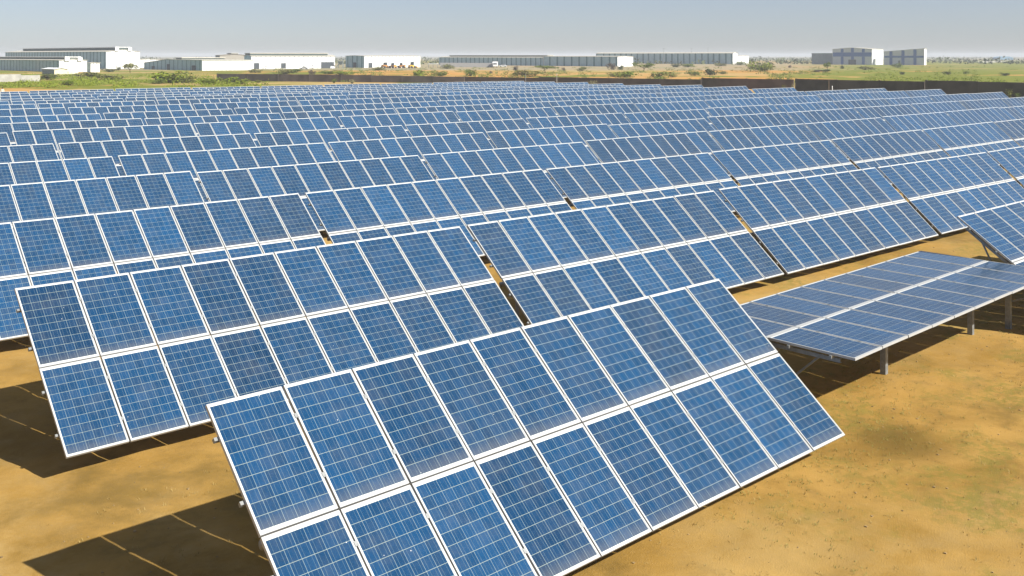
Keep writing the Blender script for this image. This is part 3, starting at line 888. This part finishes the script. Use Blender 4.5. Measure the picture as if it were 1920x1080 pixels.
def leaf(mb, c, size, r):
    n = Vector((r.gauss(0,1), r.gauss(0,1), r.gauss(.5,.8))).normalized()
    t = n.orthogonal().normalized(); t.rotate(Matrix.Rotation(r.uniform(0, 6.28), 3, n)); s = n.cross(t)
    l, w = size * r.uniform(.7, 1.3), size * r.uniform(.4, .75)
    mb.poly([c - t*l*.5, c + s*w*.5 - t*l*.05, c + t*l*.55, c - s*w*.5 - t*l*.05])

def crown_mesh(seed, kind, mat):
    """unit crown: about 1 wide (radius .5) and 1 tall, standing on z = 0"""
    r = random.Random(seed); m = MB()
    if kind == 'bush':
        blobs = [(Vector((r.gauss(0,.20), r.gauss(0,.20), r.uniform(.16,.66))), r.uniform(.17,.31)) for _ in range(14)]
        for c, rad in blobs:
            for _ in range(46):
                d = Vector((r.gauss(0,1), r.gauss(0,1), r.gauss(0,1))).normalized() * rad * r.uniform(.45, 1.08) ** .6
                q = c + d
                if q.z > .02: leaf(m, q, .115, r)
    elif kind == 'umbrella':
        blobs = [(Vector((r.gauss(0,.26), r.gauss(0,.26), r.uniform(.55,.86))), r.uniform(.14,.22)) for _ in range(13)]
        for c, rad in blobs:
            for _ in range(42):
                d = Vector((r.gauss(0,1), r.gauss(0,1), r.gauss(0,.6))); q = c + d.normalized() * rad * r.uniform(.4, 1.05)
                leaf(m, q, .105, r)
    else:      # upright wispy plant
        for _ in range(46):
            a = r.uniform(0, 6.28); lean = r.uniform(.05, .45); h = r.uniform(.5, 1.0)
            for k in range(7):
                z = h * (k + 1) / 7; q = Vector((math.cos(a) * lean * z, math.sin(a) * lean * z, z))
                leaf(m, q + Vector((r.gauss(0,.02), r.gauss(0,.02), 0)), .10, r)
    return m.mesh('crown', mat)
def stem_mesh(seed, kind):
    r = random.Random(seed); m = MB()
    n = 5 if kind == 'bush' else (1 if kind == 'umbrella' else 6)
    for i in range(n):
        a = r.uniform(0, 6.28); l = .05 if kind == 'umbrella' else r.uniform(.12, .3)
        base = Vector((r.gauss(0,.03), r.gauss(0,.03), -.06)); mid = Vector((math.cos(a)*l*.4, math.sin(a)*l*.4, .3)); top = Vector((math.cos(a)*l, math.sin(a)*l, .62))
        m.tube(base, mid, .022, .016, 6); m.tube(mid, top, .016, .008, 6)
        if kind == 'umbrella':
            for k in range(5):
                b2 = r.uniform(0, 6.28); m.tube(mid, mid + Vector((math.cos(b2)*.3, math.sin(b2)*.3, .38)), .012, .004, 5)
    return m.mesh('trunk', M_BARK)
PROTO = {}
def plant(px, ybase, wpx, hpx, kind, tone, label, name='bush', cat='bush', group=None, F=None):
    F = F or base_F(ybase); seed = int(px * 7 + (ybase or F))
    key = (kind, tone, seed % 4)
    if key not in PROTO: PROTO[key] = (crown_mesh(seed % 4 + 11, kind, LEAFS[tone]), stem_mesh(seed % 4 + 3, kind))
    p = at(px, F); root = empty(name, (p.x, p.y, ground_z(p.x, p.y)), rnd.uniform(0, 6.28))
    W, H = wpx / FPX * F * 1.15, hpx / FPX * F * 1.12
    for nm, me in (('crown', PROTO[key][0]), ('trunk', PROTO[key][1])):
        o = link(nm, me, root); o.scale = (W, W, H)
    tag(root, label, cat, group)
G1 = 'scrub bushes on the open ground beyond the wall'
for px, yb, w, h, kd, tn, lab in [
    (90, 150, 24, 13, 'bush', 'dark', 'dark rounded bush beside the broken end of the pale wall'),
    (168, 145, 40, 12, 'bush', 'olive', 'olive bush below the white annex at the left'),
    (243, 137, 26, 17, 'umbrella', 'olive', 'feathery olive tree in front of the tall white gable'),
    (205, 135, 22, 7, 'bush', 'dark', 'dark low bush at the foot of the tall white gable'),
    (222, 132, 8, 8, 'bush', 'dark', 'small dark pointed bush left of the feathery olive tree'),
    (130, 160, 34, 12, 'bush', 'bright', 'bright green bush in the left meadow under the cream shed'),
    (205, 150, 50, 12, 'bush', 'olive', 'wide olive bush in the left meadow below the feathery tree'),
    (318, 156, 56, 24, 'bush', 'bright', 'large bright green bush in the middle of the left meadow'),
    (296, 157, 26, 11, 'bush', 'green', 'low green bush hugging the left of the large bright bush'),
    (352, 155, 36, 13, 'bush', 'olive', 'olive bush right of the large bright bush'),
    (393, 159, 38, 14, 'bush', 'bright', 'bright bush just left of the dark wall end'),
    (443, 158, 44, 14, 'bush', 'bright', 'bright bush in front of the left end of the dark wall'),
    (484, 155, 14, 6, 'bush', 'olive', 'tiny olive bush at the foot of the dark wall'),
    (478, 137, 22, 8, 'bush', 'olive', 'olive bush before the first square doorway'),
    (533, 139, 34, 11, 'bush', 'olive', 'olive bush before the second square doorway'),
    (552, 137, 26, 9, 'bush', 'green', 'green bush right of the second square doorway'),
    (585, 140, 12, 9, 'bush', 'dry', 'brown twiggy bush behind the dark wall near the parked white cars'),
    (617, 139, 34, 8, 'bush', 'green', 'long green bush behind the dark wall under the dark opening'),
    (642, 141, 40, 8, 'bush', 'bright', 'bright low bush on the wall left of the pale field'),
    (710, 132, 26, 7, 'bush', 'olive', 'yellowish bush beside the leftmost machine'),
    (784, 144, 26, 13, 'bush', 'bright', 'round bright bush in the pale field behind the wall'),
    (825, 143, 28, 11, 'bush', 'green', 'green bush in the pale field right of the round bright bush'),
    (839, 129, 26, 9, 'bush', 'olive', 'olive bush before the left end of the grey yard wall'),
    (883, 143, 24, 14, 'bush', 'green', 'green bush below the grey yard wall'),
    (920, 138, 6, 5, 'bush', 'dry', 'small brown bush below the white lorry'),
    (967, 133, 9, 10, 'bush', 'dry', 'brown upright bush right of the pale parked car'),
    (984, 144, 46, 14, 'bush', 'olive', 'wide olive bush on the wall near the thin pale posts'),
    (1022, 135, 36, 12, 'umbrella', 'green', 'flat topped green tree right of the brown upright bush'),
    (1057, 133, 5, 7, 'bush', 'dry', 'small brown shrub alone in the tan field'),
    (1092, 133, 16, 9, 'bush', 'olive', 'olive bush in the tan field before the striped warehouse'),
    (1147, 131, 13, 14, 'bush', 'dry', 'tall grey brown bush before the white end of the striped warehouse'),
    (1164, 131, 11, 9, 'bush', 'dark', 'dark bush at the corner of the white end'),
    (1172, 145, 40, 13, 'bush', 'bright', 'bright green bush on the orange ground behind the wall'),
    (1150, 144, 20, 9, 'bush', 'olive', 'olive bush left of the bright green one on the orange ground'),
    (1208, 134, 34, 15, 'umbrella', 'green', 'spreading green tree with a visible trunk right of the white end'),
    (1238, 146, 30, 13, 'bush', 'green', 'green bush on the orange ground beyond the spreading tree'),
    (1262, 145, 14, 7, 'bush', 'olive', 'small olive bush right of the green one on the orange ground'),
    (1268, 126, 18, 8, 'bush', 'dark', 'dark bush at the foot of the masted warehouse'),
    (1290, 126, 26, 7, 'bush', 'green', 'green bush at the foot of the masted warehouse, right of the dark bush'),
    (1302, 142, 20, 9, 'bush', 'green', 'green bush behind the taller stretch of wall'),
    (1332, 141, 24, 14, 'bush', 'dark', 'dark green bush with a dense crown behind the taller wall'),
    (1356, 139, 20, 6, 'bush', 'olive', 'flat olive bush right of the dense dark bush'),
    (1352, 124, 26, 6, 'bush', 'olive', 'low olive bush under the stripes of the masted warehouse'),
    (1388, 122, 26, 7, 'bush', 'green', 'green bush before the small white block'),
    (1428, 134, 44, 19, 'bush', 'bright', 'largest rounded green bush on the orange ground right of the masted warehouse'),
    (1411, 131, 16, 11, 'bush', 'olive', 'olive bush merged into the left of the largest rounded bush'),
    (1481, 127, 6, 5, 'bush', 'dry', 'small dark shrub alone left of the dark block'),
    (1551, 134, 13, 16, 'umbrella', 'green', 'slim green tree in front of the dark block'),
    (1534, 135, 16, 5, 'bush', 'dry', 'dark brush heap left of the slim green tree'),
    (1550, 135, 14, 6, 'bush', 'dark', 'dark brush heap under the slim green tree'),
    (1579, 129, 7, 7, 'bush', 'dark', 'dark bush below the left pilaster of the gabled factory'),
    (1622, 131, 26, 8, 'bush', 'olive', 'olive bush below the gabled factory'),
    (1684, 127, 22, 9, 'bush', 'green', 'green bush before the half gabled factory'),
    (1692, 140, 9, 6, 'bush', 'dark', 'dark tuft in the green field below the half gabled factory'),
    (1776, 140, 12, 7, 'bush', 'dark', 'dark bush at the left end of the orange strip in the right field'),
    (1811, 139, 8, 6, 'bush', 'green', 'green tuft on the orange strip in the right field'),
    (1884, 142, 16, 6, 'bush', 'dark', 'dark low bush at the right end of the orange strip'),
    ]:
    plant(px, yb, w, h, kd, tn, lab, 'tree' if kd == 'umbrella' else 'bush', 'tree' if kd == 'umbrella' else 'bush', G1)
G2 = 'weeds growing along the boundary wall'
for px, F, w, h, tn, lab in [
    (1111, 205, 26, 14, 'straw', 'pale straw coloured bush in front of the middle boundary wall'),
    (828, 205, 22, 8, 'straw', 'pale dry heap of weeds behind the last panels'),
    (626, 240, 20, 8, 'green', 'green weeds at the foot of the dark wall left of centre'),
    (660, 236, 20, 7, 'straw', 'pale weeds at the foot of the dark wall left of centre'),
    (1425, 172, 8, 9, 'straw', 'slender pale weed before the taller stretch of wall'),
    (1469, 172, 13, 17, 'olive', 'slender olive plant at the right end of the taller wall'),
    (1487, 168, 11, 22, 'straw', 'tall pale plant in the step between the two walls'),
    (1738, 156, 14, 14, 'green', 'green weeds in the step of the brown wall at the right'),
    (1893, 146, 16, 22, 'olive', 'tall weeds before the darkest wall near the right edge'),
    (1908, 145, 14, 16, 'green', 'green weeds at the right edge beside the tall weeds'),
    ]:
    plant(px, None, w, h, 'wispy', tn, lab, 'weed', 'weed', G2, F)

# scrub that nobody could count, over the meadow on the left and the fields on the right
def scatter(name, label, mat, spots, leafsize, n, cat='scrub'):
    r = random.Random(len(spots)); m = MB()
    for x, y, s in spots:
        z = ground_z(x, y)
        for _ in range(n):
            d = Vector((r.gauss(0,.45)*s, r.gauss(0,.45)*s, abs(r.gauss(0,.35))*s*.8 + .03))
            leaf(m, Vector((x, y, z)) + d, leafsize * s, r)
    o = m.build(name, mat); tag(o, label, cat, kind='stuff'); return o
r2 = random.Random(5); sp = []
while len(sp) < 560:
    px, F = r2.uniform(-20, 500), 1 / r2.uniform(1/330, 1/205)
    if px > 400 and F > 235: continue
    if hash_noise(px * .025, F * .05) < .45: continue
    p = at(px, F); sp.append((p.x, p.y, r2.uniform(.5, 1.5)))
scatter('meadow_scrub', 'green and yellow scrub covering the left meadow', LEAFS['bright'], sp, .26, 34)
sp = []
while len(sp) < 650:
    px, F = r2.uniform(1440, 1960), 1 / r2.uniform(1/620, 1/215)
    if hash_noise(px * .02 + 7, F * .02) < .40: continue
    p = at(px, F); sp.append((p.x, p.y, r2.uniform(.4, 1.2)))
scatter('field_scrub', 'low green scrub covering the field at the right', LEAFS['bright'], sp, .26, 30)
sp = []
while len(sp) < 1300:
    px, F = r2.uniform(640, 1560), 1 / r2.uniform(1/560, 1/245)
    if hash_noise(px * .03 + 3, F * .03) < .5: continue
    p = at(px, F); sp.append((p.x, p.y, r2.uniform(.4, 1.2)))
scatter('steppe_scrub', 'sparse olive scrub on the tan ground beyond the wall', LEAFS['green'], sp, .34, 16)
sp = []
while len(sp) < 1500:
    px, F = r2.uniform(-60, 1980), 1 / r2.uniform(1/4500, 1/760)
    p = at(px, F); sp.append((p.x, p.y, r2.uniform(2.5, 7.0)))
scatter('plain_scrub', 'dark scrub dotting the far plain to the horizon', LEAFS['dark'], sp, .5, 8)

# near ground: dry tufts and pebbles
M_STRAW = foliage('dry grass blades', (.22,.16,.05), (.34,.26,.10))
M_GRASS = foliage('sparse green grass', (.16,.16,.04), (.26,.24,.07))
def tufts(name, label, mat, n, region, hmax, cat):
    r = random.Random(n); m = MB(); k = 0
    while k < n:
        x, y = r.uniform(*region[0]), r.uniform(*region[1])
        if FX * x + FY * y < 3: continue
        if region[2](x, y, r): continue
        k += 1; z = ground_z(x, y)
        for _ in range(r.randint(4, 9)):
            a = r.uniform(0, 6.28); l = r.uniform(.3, 1) * hmax; q = Vector((x + r.gauss(0,.03), y + r.gauss(0,.03), z - .005))
            t = q + Vector((math.cos(a) * l * .6, math.sin(a) * l * .6, l * r.uniform(.3, 1))); s = Vector((-math.sin(a), math.cos(a), 0)) * .005
            m.poly([q - s, q + s, t])
    o = m.build(name, mat); tag(o, label, cat, kind='stuff')
tufts('dry_grass', 'dry straw coloured tufts scattered over the bare soil', M_STRAW, 2600, ((0, 34), (1, 15), lambda x, y, r: hash_noise(x*.5, y*.5) < r.uniform(.2, .8)), .07, 'grass')
tufts('green_grass', 'sparse green tufts on the soil at the lower right', M_GRASS, 2600, ((12, 34), (1, 11), lambda x, y, r: hash_noise(x*.35+4, y*.35) < r.uniform(.4, .9)), .06, 'grass')
r = random.Random(3); m = MB()
for _ in range(2600):
    x, y = r.uniform(0, 36), r.uniform(1, 16)
    if FX * x + FY * y < 3: continue
    s = .006 + .018 * r.random() ** 5; z = ground_z(x, y)
    c = [Vector((x, y, z)) + Vector((r.uniform(.6,1)*s*sx, r.uniform(.6,1)*s*sy, (r.uniform(.3,.8)*s if sz else -.01))) for sz in (0,1) for sx, sy in ((-1,-1),(1,-1),(1,1),(-1,1))]
    m.hexa(c)
tag(m.build('pebbles', simple('sandy pebbles', (.24,.165,.075), .9, 0, .4, 2.0)), 'pebbles and clods scattered over the soil', 'pebbles', kind='stuff')

# ------------------------------------------------------------------ air
hz = MB(); E_ = REACH + 60
hz.box(-E_, -E_, -2.2, E_, E_, 16.0)
k = NT('warm pale air')
v = k.n('ShaderNodeVolumePrincipled')
v.inputs['Color'].default_value = (0.86, 0.90, 0.95, 1)
v.inputs['Density'].default_value = 0.00030
v.inputs['Anisotropy'].default_value = 0.0
k.l(v.outputs[0], k.out.inputs['Volume'])
ho = hz.build('haze', k.mat)
tag(ho, 'pale haze over the whole plain', 'haze', kind='stuff')
